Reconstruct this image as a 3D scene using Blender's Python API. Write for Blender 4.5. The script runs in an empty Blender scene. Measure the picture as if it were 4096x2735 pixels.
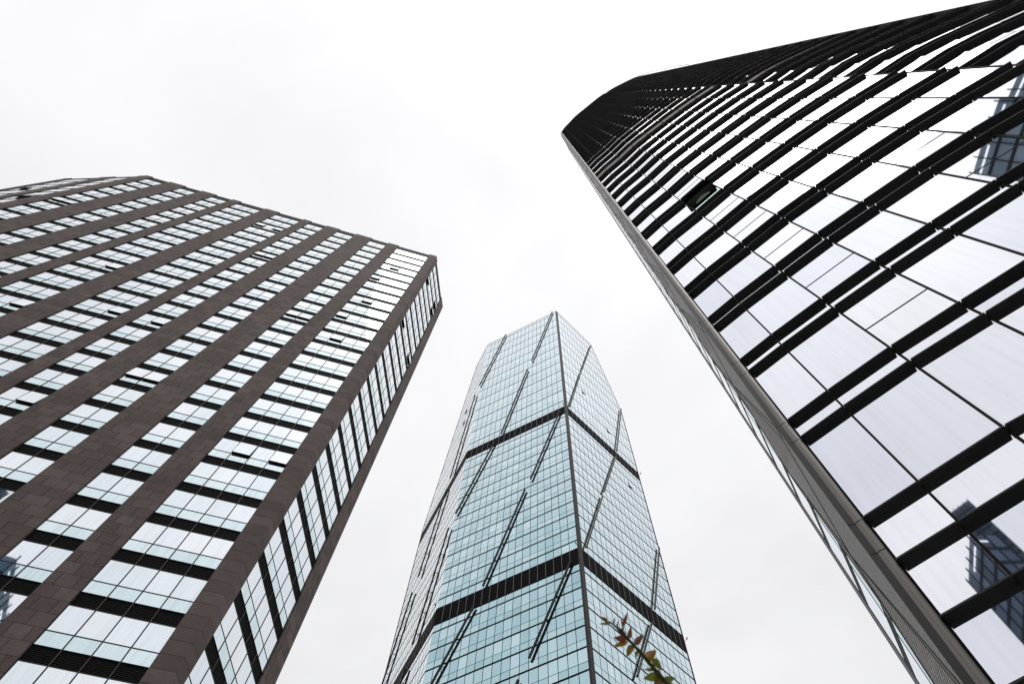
import bpy, math, random
from mathutils import Vector, Matrix
R = math.radians
random.seed(7)
scene = bpy.context.scene
col = scene.collection

# ------------------------------------------------------------------ camera
EYE = 1.6                                   # eye height above the pavement
AX_R = (0.999097, 0.040108, -0.014003)      # camera right in the world
AX_D = (-0.042482, 0.943258, -0.329331)     # camera down
AX_F = (0.0, 0.329629, 0.944111)            # camera forward
FPX, CXP, CYP, WPX, HPX = 2771.0, 2182.8, 1361.7, 4096.0, 2735.0
cam_d = bpy.data.cameras.new('camera')
cam = bpy.data.objects.new('camera', cam_d)
col.objects.link(cam)
scene.camera = cam
cam.matrix_world = Matrix(((AX_R[0], -AX_D[0], -AX_F[0], 0), (AX_R[1], -AX_D[1], -AX_F[1], 0),
                           (AX_R[2], -AX_D[2], -AX_F[2], EYE), (0, 0, 0, 1)))
cam_d.sensor_width = 36.0
cam_d.lens = 36.0 * FPX / WPX
cam_d.shift_x = (WPX / 2 - CXP) / WPX
cam_d.shift_y = (CYP - HPX / 2) / WPX
cam_d.clip_start = 0.05
cam_d.clip_end = 20000
cam_d.dof.use_dof = True
cam_d.dof.focus_distance = 110
cam_d.dof.aperture_fstop = 8.0

# ------------------------------------------------------------------ sky, sun, exposure
SUN_AZ, SUN_EL = R(-57.5), R(71)
SUN = Vector((math.cos(SUN_EL) * math.cos(SUN_AZ), math.cos(SUN_EL) * math.sin(SUN_AZ), math.sin(SUN_EL)))
world = bpy.data.worlds.new('World')
scene.world = world
world.use_nodes = True
nt = world.node_tree
nt.nodes.clear()
N = lambda t: nt.nodes.new(t)
out = N('ShaderNodeOutputWorld'); bg = N('ShaderNodeBackground')
bg.inputs['Strength'].default_value = 0.1
sky = N('ShaderNodeTexSky'); sky.sky_type = 'NISHITA'; sky.sun_disc = False
sky.sun_elevation = SUN_EL
sky.sun_rotation = R(90) - SUN_AZ
sky.dust_density = 3.0
tc = N('ShaderNodeTexCoord')
dot = N('ShaderNodeVectorMath'); dot.operation = 'DOT_PRODUCT'
nrm = N('ShaderNodeVectorMath'); nrm.operation = 'NORMALIZE'
nt.links.new(tc.outputs['Generated'], nrm.inputs[0])
nt.links.new(nrm.outputs[0], dot.inputs[0]); dot.inputs[1].default_value = SUN
ramp = N('ShaderNodeValToRGB')          # thin cloud in front of the sun: brighter towards it
cr = ramp.color_ramp
stops = [(0.0, 0.22), (0.45, 0.306), (0.60, 0.316), (0.72, 0.326), (0.80, 0.333), (0.90, 0.356), (0.955, 0.40), (0.99, 0.47), (1.0, 0.52)]
cr.elements[0].position, cr.elements[1].position = stops[0][0], stops[-1][0]
for p, v in stops[1:-1]: cr.elements.new(p)
for e, (p, v) in zip(cr.elements, stops): e.color = (v * 0.978, v * 0.976, v, 1)
nt.links.new(dot.outputs['Value'], ramp.inputs[0])
mapn = N('ShaderNodeMapping'); mapn.inputs['Scale'].default_value = (1.6, 1.6, 2.4)
nt.links.new(nrm.outputs[0], mapn.inputs[0])
noi = N('ShaderNodeTexNoise'); noi.inputs['Scale'].default_value = 1.7; noi.inputs['Detail'].default_value = 5
noi.inputs['Roughness'].default_value = 0.55; noi.inputs['Distortion'].default_value = 0.4
nt.links.new(mapn.outputs[0], noi.inputs['Vector'])
cl = N('ShaderNodeMapRange')
cl.inputs['From Min'].default_value = 0.3; cl.inputs['From Max'].default_value = 0.72
cl.inputs['To Min'].default_value = 28.0; cl.inputs['To Max'].default_value = 32.0
nt.links.new(noi.outputs['Fac'], cl.inputs[0])
mul = N('ShaderNodeVectorMath'); mul.operation = 'SCALE'
nt.links.new(ramp.outputs['Color'], mul.inputs[0]); nt.links.new(cl.outputs[0], mul.inputs['Scale'])
mix = N('ShaderNodeMixRGB'); mix.inputs[0].default_value = 0.96
nt.links.new(sky.outputs[0], mix.inputs[1]); nt.links.new(mul.outputs[0], mix.inputs[2])
nt.links.new(mix.outputs[0], bg.inputs['Color']); nt.links.new(bg.outputs[0], out.inputs['Surface'])

sun_d = bpy.data.lights.new('sun', 'SUN')
sun_d.energy = 0.5
sun_d.angle = R(26)
sun_d.color = (1.0, 0.96, 0.9)
sun = bpy.data.objects.new('sun', sun_d)
col.objects.link(sun)
sun.location = (0, 0, 300)
sun.rotation_euler = SUN.to_track_quat('Z', 'Y').to_euler()
scene.view_settings.view_transform = 'Standard'
scene.view_settings.look = 'None'
scene.view_settings.exposure = 0.0
scene.view_settings.gamma = 1.0
try:
    scene.cycles.max_bounces = 8; scene.cycles.glossy_bounces = 6; scene.cycles.sample_clamp_indirect = 6
except Exception: pass

# ------------------------------------------------------------------ helpers
def proj(p):
    x, y, z = p[0], p[1], p[2] - EYE
    a = x * AX_R[0] + y * AX_R[1] + z * AX_R[2]
    b = x * AX_D[0] + y * AX_D[1] + z * AX_D[2]
    c = x * AX_F[0] + y * AX_F[1] + z * AX_F[2]
    return (FPX * a / c + CXP, FPX * b / c + CYP) if c > 0.05 else None
def clip_half(poly, fn):
    o = []
    for i in range(len(poly)):
        a, b = poly[i], poly[(i + 1) % len(poly)]
        fa, fb = fn(a), fn(b)
        if fa >= 0: o.append(a)
        if fa * fb < 0:
            t = fa / (fa - fb)
            o.append(tuple(a[k] + (b[k] - a[k]) * t for k in range(len(a))))
    return o
def seen_area(pts):
    """picture area a polygon covers, clipped to the frame (used to rank repeated parts by size)"""
    q = [proj(p) for p in pts]
    if None in q: return 0
    for fn in (lambda a: a[0], lambda a: WPX - a[0], lambda a: a[1], lambda a: HPX - a[1]):
        q = clip_half(q, fn)
        if len(q) < 3: return 0
    return abs(sum(q[i][0] * q[(i + 1) % len(q)][1] - q[(i + 1) % len(q)][0] * q[i][1] for i in range(len(q)))) / 2

class MB:
    """collects faces with material slots and uv, links them as ONE mesh object"""
    def __init__(s): s.v, s.f, s.m, s.uv, s.t = [], [], [], [], []
    def poly(s, pts, m=0, uv=None, t=0.5):
        b = len(s.v); s.v += [tuple(p) for p in pts]; s.f.append(tuple(range(b, b + len(pts)))); s.m.append(m)
        s.uv.append(uv or [(0, 0)] * len(pts)); s.t.append(t)
    def hexa(s, P, m=0, uvs=None, t=0.5):
        # P: 8 points, bottom ring 0-3 (counter-clockwise from above), top ring 4-7
        for k, q in enumerate(((0, 3, 2, 1), (4, 5, 6, 7), (0, 1, 5, 4), (1, 2, 6, 5), (2, 3, 7, 6), (3, 0, 4, 7))):
            s.poly([P[i] for i in q], m, uvs[k] if uvs else None, t)
    def bar(s, a, b, r, n=6, m=0, r2=None, t=0.5):
        a, b = Vector(a), Vector(b); d = (b - a).normalized(); r2 = r if r2 is None else r2
        u = d.orthogonal().normalized(); w = d.cross(u)
        A = [a + (u * math.cos(i * math.tau / n) + w * math.sin(i * math.tau / n)) * r for i in range(n)]
        B = [b + (u * math.cos(i * math.tau / n) + w * math.sin(i * math.tau / n)) * r2 for i in range(n)]
        for i in range(n): s.poly([A[i], A[(i + 1) % n], B[(i + 1) % n], B[i]], m, None, t)
        s.poly(A[::-1], m, None, t); s.poly(B, m, None, t)
    def beam(s, a, b, side, up, m=0):
        """square beam from a to b; side and up are half-extent vectors"""
        a, b, side, up = map(Vector, (a, b, side, up))
        s.hexa([a - side - up, a + side - up, b + side - up, b - side - up, a - side + up, a + side + up, b + side + up, b - side + up], m)
    def build(s, name, mats, parent=None, smooth=False):
        me = bpy.data.meshes.new(name)
        me.from_pydata(s.v, [], s.f)
        mats = mats if isinstance(mats, (list, tuple)) else [mats]
        for m in mats: me.materials.append(m)
        me.polygons.foreach_set('material_index', s.m)
        l = me.uv_layers.new(name='UVMap')
        l.data.foreach_set('uv', [c for f in s.uv for p in f for c in p])
        a = me.attributes.new('tone', 'FLOAT', 'FACE')
        a.data.foreach_set('value', s.t)
        if smooth: me.polygons.foreach_set('use_smooth', [True] * len(s.f))
        me.update()
        o = bpy.data.objects.new(name, me)
        col.objects.link(o)
        if parent: o.parent = parent; o.matrix_parent_inverse = parent.matrix_world.inverted()
        return o
class Frame:
    """a vertical facade plane: u along it, h above the ground, off outwards"""
    def __init__(s, p0, az, outward, scale=1.0):
        s.p = (p0[0] * scale, p0[1] * scale); a = R(az); s.d = (math.cos(a), math.sin(a))
        s.n = (-s.d[1] * outward, s.d[0] * outward); s.o = outward
    def __call__(s, u, h, off=0.0):
        return (s.p[0] + s.d[0] * u + s.n[0] * off, s.p[1] + s.d[1] * u + s.n[1] * off, h)
    def box(s, mb, u0, u1, h0, h1, o0, o1, m=0, uvf=None, t=0.5):
        # o0 inner, o1 outer
        if s.o < 0: ring = ((u0, o1), (u1, o1), (u1, o0), (u0, o0))
        else: ring = ((u0, o0), (u1, o0), (u1, o1), (u0, o1))
        L = [(a, h0, b) for a, b in ring] + [(a, h1, b) for a, b in ring]
        P = [s(a, h, b) for a, h, b in L]
        uvs = None
        if uvf:
            uvs = []
            for k, q in enumerate(((0, 3, 2, 1), (4, 5, 6, 7), (0, 1, 5, 4), (1, 2, 6, 5), (2, 3, 7, 6), (3, 0, 4, 7))):
                uvs.append([uvf(*L[i], k) for i in q])
        mb.hexa(P, m, uvs, t)
    def quad(s, mb, u0, u1, h0, h1, off, m=0, t=0.5):
        q = [(u0, h0), (u1, h0), (u1, h1), (u0, h1)]
        if s.o > 0: q = q[::-1]
        mb.poly([s(a, b, off) for a, b in q], m, [(a, b) for a, b in q], t)
def thing(name, loc, label, cat, group=None):
    o = bpy.data.objects.new(name, None); col.objects.link(o); o.location = loc
    o.empty_display_size = 1; o['label'] = label; o['category'] = cat
    if group: o['group'] = group
    bpy.context.view_layer.update()
    return o

# ------------------------------------------------------------------ materials
MATS = {}
def mat(name, base, rough=0.6, metal=0.0, spec=0.5):
    m = bpy.data.materials.new(name); m.use_nodes = True
    b = m.node_tree.nodes['Principled BSDF']
    b.inputs['Base Color'].default_value = (*base, 1); b.inputs['Roughness'].default_value = rough
    b.inputs['Metallic'].default_value = metal; b.inputs['Specular IOR Level'].default_value = spec
    MATS[name] = m
    return m
def nodes(m): return m.node_tree.nodes, m.node_tree.links, m.node_tree.nodes['Principled BSDF']
def add_noise_tone(m, base, amount=0.25, scale=0.6, bump=0.0, bscale=8.0, stretch=(1, 1, 1)):
    n, l, b = nodes(m)
    g = n.new('ShaderNodeNewGeometry')
    mp = n.new('ShaderNodeMapping'); mp.inputs['Scale'].default_value = stretch; l.new(g.outputs['Position'], mp.inputs[0])
    t = n.new('ShaderNodeTexNoise'); t.inputs['Scale'].default_value = scale; t.inputs['Detail'].default_value = 6
    l.new(mp.outputs[0], t.inputs['Vector'])
    r = n.new('ShaderNodeMapRange'); r.inputs['From Min'].default_value = .3; r.inputs['From Max'].default_value = .7
    r.inputs['To Min'].default_value = 1 - amount; r.inputs['To Max'].default_value = 1 + amount
    l.new(t.outputs['Fac'], r.inputs[0])
    v = n.new('ShaderNodeVectorMath'); v.operation = 'SCALE'; v.inputs[0].default_value = base
    l.new(r.outputs[0], v.inputs['Scale']); l.new(v.outputs[0], b.inputs['Base Color'])
    if bump:
        t2 = n.new('ShaderNodeTexNoise'); t2.inputs['Scale'].default_value = bscale; t2.inputs['Detail'].default_value = 4
        l.new(g.outputs['Position'], t2.inputs['Vector'])
        bp = n.new('ShaderNodeBump'); bp.inputs['Strength'].default_value = bump; bp.inputs['Distance'].default_value = 0.02
        l.new(t2.outputs['Fac'], bp.inputs['Height']); l.new(bp.outputs[0], b.inputs['Normal'])
    return m
def glass(name, tint, tint2, rough=0.02, wave=0.0005, streak=0.10, edge=None):
    """coated facade glass: mirror-like, tinted, each pane a little different, faint run-off streaks"""
    m = mat(name, tint, rough, 1.0)
    n, l, b = nodes(m)
    a = n.new('ShaderNodeAttribute'); a.attribute_name = 'tone'
    mx = n.new('ShaderNodeMixRGB'); mx.inputs[1].default_value = (*tint, 1); mx.inputs[2].default_value = (*tint2, 1)
    l.new(a.outputs['Fac'], mx.inputs[0])
    g = n.new('ShaderNodeNewGeometry')
    mp = n.new('ShaderNodeMapping'); mp.inputs['Scale'].default_value = (3.2, 3.2, 0.13); l.new(g.outputs['Position'], mp.inputs[0])
    t = n.new('ShaderNodeTexNoise'); t.inputs['Scale'].default_value = 2.2; t.inputs['Detail'].default_value = 5
    l.new(mp.outputs[0], t.inputs['Vector'])
    r = n.new('ShaderNodeMapRange'); r.inputs['From Min'].default_value = .45; r.inputs['From Max'].default_value = .75
    r.inputs['To Min'].default_value = 1.0; r.inputs['To Max'].default_value = 1 - streak
    l.new(t.outputs['Fac'], r.inputs[0])
    v = n.new('ShaderNodeVectorMath'); v.operation = 'SCALE'
    src = mx.outputs[0]
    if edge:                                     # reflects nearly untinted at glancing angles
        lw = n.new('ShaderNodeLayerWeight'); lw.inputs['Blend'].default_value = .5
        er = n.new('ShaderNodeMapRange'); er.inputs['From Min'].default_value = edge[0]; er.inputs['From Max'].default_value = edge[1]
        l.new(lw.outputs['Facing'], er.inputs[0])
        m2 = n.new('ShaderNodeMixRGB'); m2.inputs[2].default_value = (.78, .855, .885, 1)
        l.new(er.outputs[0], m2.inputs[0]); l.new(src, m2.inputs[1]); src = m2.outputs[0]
    l.new(src, v.inputs[0]); l.new(r.outputs[0], v.inputs['Scale']); l.new(v.outputs[0], b.inputs['Base Color'])
    w = n.new('ShaderNodeTexNoise'); w.inputs['Scale'].default_value = 0.9; w.inputs['Detail'].default_value = 1
    l.new(g.outputs['Position'], w.inputs['Vector'])
    bp = n.new('ShaderNodeBump'); bp.inputs['Strength'].default_value = 1.0; bp.inputs['Distance'].default_value = wave
    l.new(w.outputs['Fac'], bp.inputs['Height']); l.new(bp.outputs[0], b.inputs['Normal'])
    return m
def stone(name):
    m = mat(name, (.25, .22, .2), 0.75, 0, 0.35)
    n, l, b = nodes(m)
    uv = n.new('ShaderNodeUVMap'); uv.uv_map = 'UVMap'
    br = n.new('ShaderNodeTexBrick'); br.offset = 0.5; br.squash = 1
    br.inputs['Scale'].default_value = 1.0; br.inputs['Brick Width'].default_value = 1.0; br.inputs['Row Height'].default_value = 1.0
    br.inputs['Mortar Size'].default_value = 0.022; br.inputs['Mortar Smooth'].default_value = 0.5; br.inputs['Bias'].default_value = 0.0
    br.inputs['Color1'].default_value = (.104, .078, .069, 1); br.inputs['Color2'].default_value = (.152, .117, .104, 1)
    br.inputs['Mortar'].default_value = (.018, .015, .013, 1)
    l.new(uv.outputs[0], br.inputs['Vector'])
    g = n.new('ShaderNodeNewGeometry')
    t = n.new('ShaderNodeTexNoise'); t.inputs['Scale'].default_value = 0.55; t.inputs['Detail'].default_value = 8; t.inputs['Roughness'].default_value = .65
    l.new(g.outputs['Position'], t.inputs['Vector'])
    r = n.new('ShaderNodeMapRange'); r.inputs['From Min'].default_value = .3; r.inputs['From Max'].default_value = .7
    r.inputs['To Min'].default_value = .78; r.inputs['To Max'].default_value = 1.2
    l.new(t.outputs['Fac'], r.inputs[0])
    t3 = n.new('ShaderNodeTexNoise'); t3.inputs['Scale'].default_value = 14; t3.inputs['Detail'].default_value = 6
    l.new(g.outputs['Position'], t3.inputs['Vector'])
    r3 = n.new('ShaderNodeMapRange'); r3.inputs['To Min'].default_value = .7; r3.inputs['To Max'].default_value = 1.3
    l.new(t3.outputs['Fac'], r3.inputs[0])
    k = n.new('ShaderNodeMath'); k.operation = 'MULTIPLY'; l.new(r.outputs[0], k.inputs[0]); l.new(r3.outputs[0], k.inputs[1])
    v = n.new('ShaderNodeVectorMath'); v.operation = 'SCALE'
    l.new(br.outputs['Color'], v.inputs[0]); l.new(k.outputs[0], v.inputs['Scale']); l.new(v.outputs[0], b.inputs['Base Color'])
    bp = n.new('ShaderNodeBump'); bp.inputs['Strength'].default_value = .6; bp.inputs['Distance'].default_value = .02; bp.invert = True
    l.new(br.outputs['Fac'], bp.inputs['Height']); l.new(bp.outputs[0], b.inputs['Normal'])
    return m
STONE = stone('grey brown granite cladding')
A_HI = glass('tall window glass', (.76, .825, .87), (.86, .895, .92))
A_LO = glass('greenish sill glass', (.64, .775, .80), (.74, .85, .87), streak=.16)
A_FR = mat('dark bronze window frame', (.022, .018, .015), .45)
LOUV = mat('black louver metal', (.006, .006, .0065), .6, 0, .12)
CORE = mat('dark interior', (.01, .01, .011), .9, 0, .1)
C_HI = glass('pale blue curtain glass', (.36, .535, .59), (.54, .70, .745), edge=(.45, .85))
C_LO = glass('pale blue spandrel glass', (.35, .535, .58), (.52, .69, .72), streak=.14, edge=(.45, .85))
C_FR = mat('dark brown curtain wall frame', (.010, .008, .008), .6, 0, .06)
C_BAND = add_noise_tone(mat('dark plant floor panel', (.006, .005, .0055), .7, 0, .05), (.006, .005, .0055), .2, .5)
C_JOINT = mat('grey aluminium joint', (.22, .2, .2), .4, .6)
C_COL = add_noise_tone(mat('dark brown column metal', (.03, .025, .025), .5, 0, .2), (.03, .025, .025), .15, .4)
C_STRUT = mat('dark grey strut metal', (.018, .016, .017), .5, 0, .3)
R_GL = glass('silver vision glass', (.70, .725, .79), (.88, .885, .92), streak=.07, wave=0)
R_SP = glass('silver strip glass', (.72, .74, .80), (.86, .87, .91), streak=.07, wave=0)
R_FIN = add_noise_tone(mat('black fin metal', (.030, .030, .031), .55, 0, .3), (.030, .030, .031), .15, .4)
R_MUL = mat('dark bronze mullion', (.016, .012, .010), .6, 0, .08)
R_PIL = add_noise_tone(mat('brushed grey corner metal', (.15, .138, .128), .38, .8), (.15, .138, .128), .08, .3)
R_PAN = add_noise_tone(mat('slate grey corner panel', (.046, .043, .042), .6, 0, .25), (.046, .043, .042), .08, .5)
R_BAND = add_noise_tone(mat('taupe louver band', (.30, .25, .225), .6), (.30, .25, .225), .1, .5)
R_RAIL = mat('roof rail metal', (.03, .028, .035), .5)
# perforated mesh with a fine wavy weave
R_MESH = mat('pale perforated mesh', (.4, .38, .36), .5, .2)
n, l, b = nodes(R_MESH)
uvn = n.new('ShaderNodeUVMap'); uvn.uv_map = 'UVMap'
wv = n.new('ShaderNodeTexWave'); wv.bands_direction = 'DIAGONAL'; wv.inputs['Scale'].default_value = 2.6; wv.inputs['Distortion'].default_value = 2.5
wv.inputs['Detail'].default_value = 2; wv.inputs['Detail Scale'].default_value = 3
l.new(uvn.outputs[0], wv.inputs['Vector'])
rm = n.new('ShaderNodeValToRGB'); rm.color_ramp.elements[0].color = (.17, .158, .148, 1); rm.color_ramp.elements[1].color = (.60, .56, .53, 1)
l.new(wv.outputs['Color'], rm.inputs[0]); l.new(rm.outputs[0], b.inputs['Base Color'])
R_TRIM = mat('taupe end trim', (.17, .15, .15), .5)
CEIL = mat('dim green room ceiling', (.20, .26, .20), .7)
CURT = mat('pale folded curtain', (.34, .35, .27), .8)
SASHG = glass('pale green sash glass', (.50, .78, .68), (.58, .84, .74))

# ------------------------------------------------------------------ ground
g = MB()
s_ = 3000
g.poly([(-s_, -s_, 0), (s_, -s_, 0), (s_, s_, 0), (-s_, s_, 0)])
gm = mat('grey paving', (.2, .195, .19), .85)
n, l, b = nodes(gm)
geo = n.new('ShaderNodeNewGeometry'); br = n.new('ShaderNodeTexBrick'); br.inputs['Scale'].default_value = 1.0
br.inputs['Brick Width'].default_value = .6; br.inputs['Row Height'].default_value = .3; br.inputs['Mortar Size'].default_value = .008
br.inputs['Color1'].default_value = (.19, .185, .18, 1); br.inputs['Color2'].default_value = (.24, .235, .225, 1); br.inputs['Mortar'].default_value = (.08, .08, .08, 1)
l.new(geo.outputs['Position'], br.inputs['Vector']); l.new(br.outputs['Color'], b.inputs['Base Color'])
o = g.build('ground', gm); o['kind'] = 'structure'

def split_parts(items, limit=100):
    """items: list of (area, payload); biggest ones first as parts, the rest together"""
    it = sorted(items, key=lambda q: -q[0])
    return [p for a, p in it[:limit] if a > 0], [p for a, p in it[limit:]] + [p for a, p in it[:limit] if a <= 0]

# ================================================================== 1. the stone-clad tower
SA = 1.2
def z_a(h): return h * SA + EYE
tower_a = thing('stone_clad_tower', (-15.38 * SA, 21.12 * SA, 0),
                'brown granite-clad high-rise with vertical stone piers between window columns, at the left of the picture', 'building')
FA = Frame((-15.3835, 21.1170), 18.545, -1, SA)
FB = Frame((-15.3835, 21.1170), 88.4, -1, SA)
FA2 = Frame((-54.645, 7.9462), -179.6, 1, SA)
FA.q, FB.q, FA2.q = 1.0, .8, .15        # how far frames stand proud
H_TOP = z_a(99.85)
SILL, PITCH, TRANS, HEAD = 49.68, 3.066, 0.78, 2.26
KS = range(-16, 16)
bays_a = [(-5.57, -1.05, 4), (-9.51, -7.17, 2), (-14.2, -11.87, 2), (-18.32, -16.13, 2), (-22.89, -19.46, 3), (-28.34, -24.92, 3),
          (-31.79, -29.54, 2), (-36.06, -33.85, 2), (-40.63, -38.31, 2)]
bays_b = [(0.84, 6.22, 5)]
bays_a2 = [(1.1, 4.45, 3), (6.4, 10.55, 4)]
GL_OFF = -0.10
def pier(fr, u0, u1, depth=.45, stack=False):
    w = (u1 - u0) * SA; nb = max(1, round(w / 1.25)); bw = w / nb
    base = z_a(SILL)
    row = PITCH * SA / 4
    def uvf(u, h, off, k):
        vv = (h - base) / row
        if k in (2, 4): return ((0.25 if stack else (u - u0 * SA) / bw + (0.25 if nb % 2 else 0)), vv)
        return (0.25 if stack else off / 1.2 + .5, vv) if k in (3, 5) else (u, off)
    mb = MB()
    fr.box(mb, u0 * SA, u1 * SA, 0, H_TOP, -depth, 0, 0, uvf)
    return mb.build('stone_pier', STONE, tower_a)
edges = [-1.05]
pier(FA, -1.05, 0, stack=True)
for i, (a, b_, k) in enumerate(bays_a):
    left = bays_a[i + 1][1] if i + 1 < len(bays_a) else -41.4
    pier(FA, left, a, stack=(a - left) < 1.0)
pier(FB, 0.002, .84, .5, stack=True); pier(FB, 6.22, 7.72, .5)
pier(FA2, 0.002, 1.1, .4, stack=True); pier(FA2, 4.45, 6.4, .4); pier(FA2, 10.55, 11.55, .4, stack=True)

open_a = {(0, 1, -4), (0, 3, -4), (5, 2, 0), (5, 2, 4), (4, 2, 1), (3, 1, 1), (2, 0, -2), (2, 1, -2), (3, 1, -4), (1, 0, 4), (1, 1, 4), (0, 0, 5),
          (0, 1, 7), (0, 1, 3), (0, 1, 12), (0, 0, 10), (4, 0, 13), (4, 2, 13), (8, 0, 9), (8, 1, 9), (3, 0, 9), (3, 1, 9)}
open_b = {(0, 0, 13), (0, 4, 14), (0, 4, 13), (0, 4, 7), (0, 0, 7)}
# panes whose transom shows as a heavier bar
wins, louvs, opens = [], [], []
def facade_bays(fr, bays, opened):
    for bi, (a, b_, npane) in enumerate(bays):
        for k in KS:
            hs = SILL + PITCH * k
            wins.append((seen_area([fr(a * SA, z_a(hs)), fr(b_ * SA, z_a(hs)), fr(b_ * SA, z_a(hs + HEAD)), fr(a * SA, z_a(hs + HEAD))]),
                         (fr, a * SA, b_ * SA, npane, z_a(hs), [p for p in range(npane) if (bi, p, k) in opened])))
            lo = max(0.0, z_a(hs + HEAD - PITCH))
            louvs.append((seen_area([fr(a * SA, lo), fr(b_ * SA, lo), fr(b_ * SA, z_a(hs)), fr(a * SA, z_a(hs))]),
                          (fr, a * SA, b_ * SA, lo, z_a(hs))))
        mb = MB()
        fr.box(mb, a * SA + .003, b_ * SA - .003, z_a(SILL + PITCH * 15 + HEAD), H_TOP - .25, -.3, GL_OFF + .02)
        for p in range(1, npane):
            u = (a + (b_ - a) * p / npane) * SA
            fr.box(mb, u - .012, u + .012, z_a(SILL + PITCH * 15 + HEAD) + .02, H_TOP - .27, GL_OFF + .018, GL_OFF + .03, 1)
        mb.build('parapet_panel', [LOUV, A_FR], tower_a)
facade_bays(FA, bays_a, open_a); facade_bays(FB, bays_b, open_b); facade_bays(FA2, bays_a2, {(0, 0, 9), (0, 1, 9), (1, 2, 12)})
TR, HD = TRANS * SA, HEAD * SA
def window_meshes(fr, u0, u1, npane, h, opened, hi, lo, frm, solo):
    ps = [u0 + (u1 - u0) * i / npane for i in range(npane + 1)]
    for i in range(npane):
        t = random.random()
        if i not in opened: fr.quad(hi, ps[i], ps[i + 1], h + TR, h + HD, GL_OFF, 0, t)
        fr.quad(lo, ps[i], ps[i + 1], h, h + TR, GL_OFF, 0 if solo else 1, random.random())
        if i:
            fr.box(frm, ps[i] - .028, ps[i] + .028, h + .0, h + HD, GL_OFF - .03, GL_OFF + .03 * fr.q, 0 if solo else 2)
    fr.box(frm, u0, u1, h + TR - .022, h + TR + .022, GL_OFF - .03, GL_OFF + .024 * fr.q, 0 if solo else 2)
    fr.box(frm, u0, u1, h + HD - .03, h + HD, GL_OFF - .03, GL_OFF + .022 * fr.q, 0 if solo else 2)
    fr.box(frm, u0, u1, h, h + .03, GL_OFF - .03, GL_OFF + .022 * fr.q, 0 if solo else 2)
    fr.box(frm, u0, u0 + .03, h + .03, h + HD - .03, GL_OFF - .03, GL_OFF + .02 * fr.q, 0 if solo else 2)
def sash(fr, u0, u1, h):
    """top-hung sash swung outwards, dark opening behind it"""
    h0, h1 = h + TR + .02, h + HD - .03
    o_ = .13
    mb = MB()
    q = [(u0 + .03, h0, GL_OFF + .03 + o_), (u1 - .03, h0, GL_OFF + .03 + o_), (u1 - .03, h1, GL_OFF + .03), (u0 + .03, h1, GL_OFF + .03)]
    if fr.o > 0: q = q[::-1]
    mb.poly([fr(a, b, c) for a, b, c in q], 0, None, random.random())
    for (a, b_) in ((0, 1), (1, 2), (2, 3), (3, 0)):
        mb.bar(fr(*q[a]), fr(*q[b_]), .02, 4, 1)
    mb.poly([fr(a, b, c - .035) for a, b, c in q[::-1]], 1)
    ob = mb.build('open_sash', [A_HI, A_FR], tower_a)
    ob['label'] = 'window sash swung open at the bottom'
    m2 = MB()
    fr.box(m2, u0 + .03, u1 - .03, h0, h1, GL_OFF - .5, GL_OFF - .35, 0)
    m2.build('dark_opening', CORE, ob)
big, rest = split_parts(wins)
for fr, u0, u1, npane, h, op in big:
    hi, lo, frm = MB(), MB(), MB()
    window_meshes(fr, u0, u1, npane, h, op, hi, lo, frm, True)
    groups, extra = [], []
    if op and hi.f:                                     # panes either side of an open sash are pieces of their own
        keep = [p for p in range(npane) if p not in op]
        first = [p for j, p in enumerate(keep) if p - keep[0] == j]
        rest_ = [p for p in keep if p not in first]
        hi = MB()
        pw = (u1 - u0) / npane
        for p in first: fr.quad(hi, u0 + pw * p, u0 + pw * (p + 1), h + TR, h + HD, GL_OFF, 0, random.random())
        for p in rest_:
            x = MB(); fr.quad(x, u0 + pw * p, u0 + pw * (p + 1), h + TR, h + HD, GL_OFF, 0, random.random()); extra.append(x)
    w = hi.build('window', A_HI, tower_a) if hi.f else frm.build('window', A_FR, tower_a)
    for x in extra: x.build('upper_pane', A_HI, w)
    lo.build('lower_pane', A_LO, w)
    if hi.f: frm.build('window_frame', A_FR, w)
al = MB()
for fr, u0, u1, npane, h, op in rest: window_meshes(fr, u0, u1, npane, h, op, al, al, al, False)
al.build('window', [A_HI, A_LO, A_FR], tower_a)['kind'] = 'stuff'
for fr, u0, u1, npane, h, op in big + rest:
    for i in op: sash(fr, u0 + (u1 - u0) * i / npane, u0 + (u1 - u0) * (i + 1) / npane, h)
def louver(mb, fr, u0, u1, h0, h1):
    fr.box(mb, u0 + .002, u1 - .002, h0, h1, -.35, -.16)
    ns = 9
    for i in range(ns):
        a = h0 + (h1 - h0) * (i + .12) / ns
        b_ = h0 + (h1 - h0) * (i + .62) / ns
        q = [(a, -.159, -.105), (b_, -.159, -.13)]
        fr.box(mb, u0 + .002, u1 - .002, a, b_, -.158, -.125)
    npn = max(2, round((u1 - u0) / 1.47))
    for p in range(1, npn):
        u = u0 + (u1 - u0) * p / npn
        fr.box(mb, u - .02, u + .02, h0 + .002, h1 - .002, -.15, GL_OFF + .022 * fr.q, 1)
big, rest = split_parts(louvs)
A_BRN = mat('brown mullion cap', (.075, .05, .035), .5)
for p in big:
    mb = MB(); louver(mb, *p); mb.build('louver_panel', [LOUV, A_BRN], tower_a)
mb = MB()
for p in rest: louver(mb, *p)
mb.build('louver_panel', [LOUV, A_BRN], tower_a)['kind'] = 'stuff'
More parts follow.
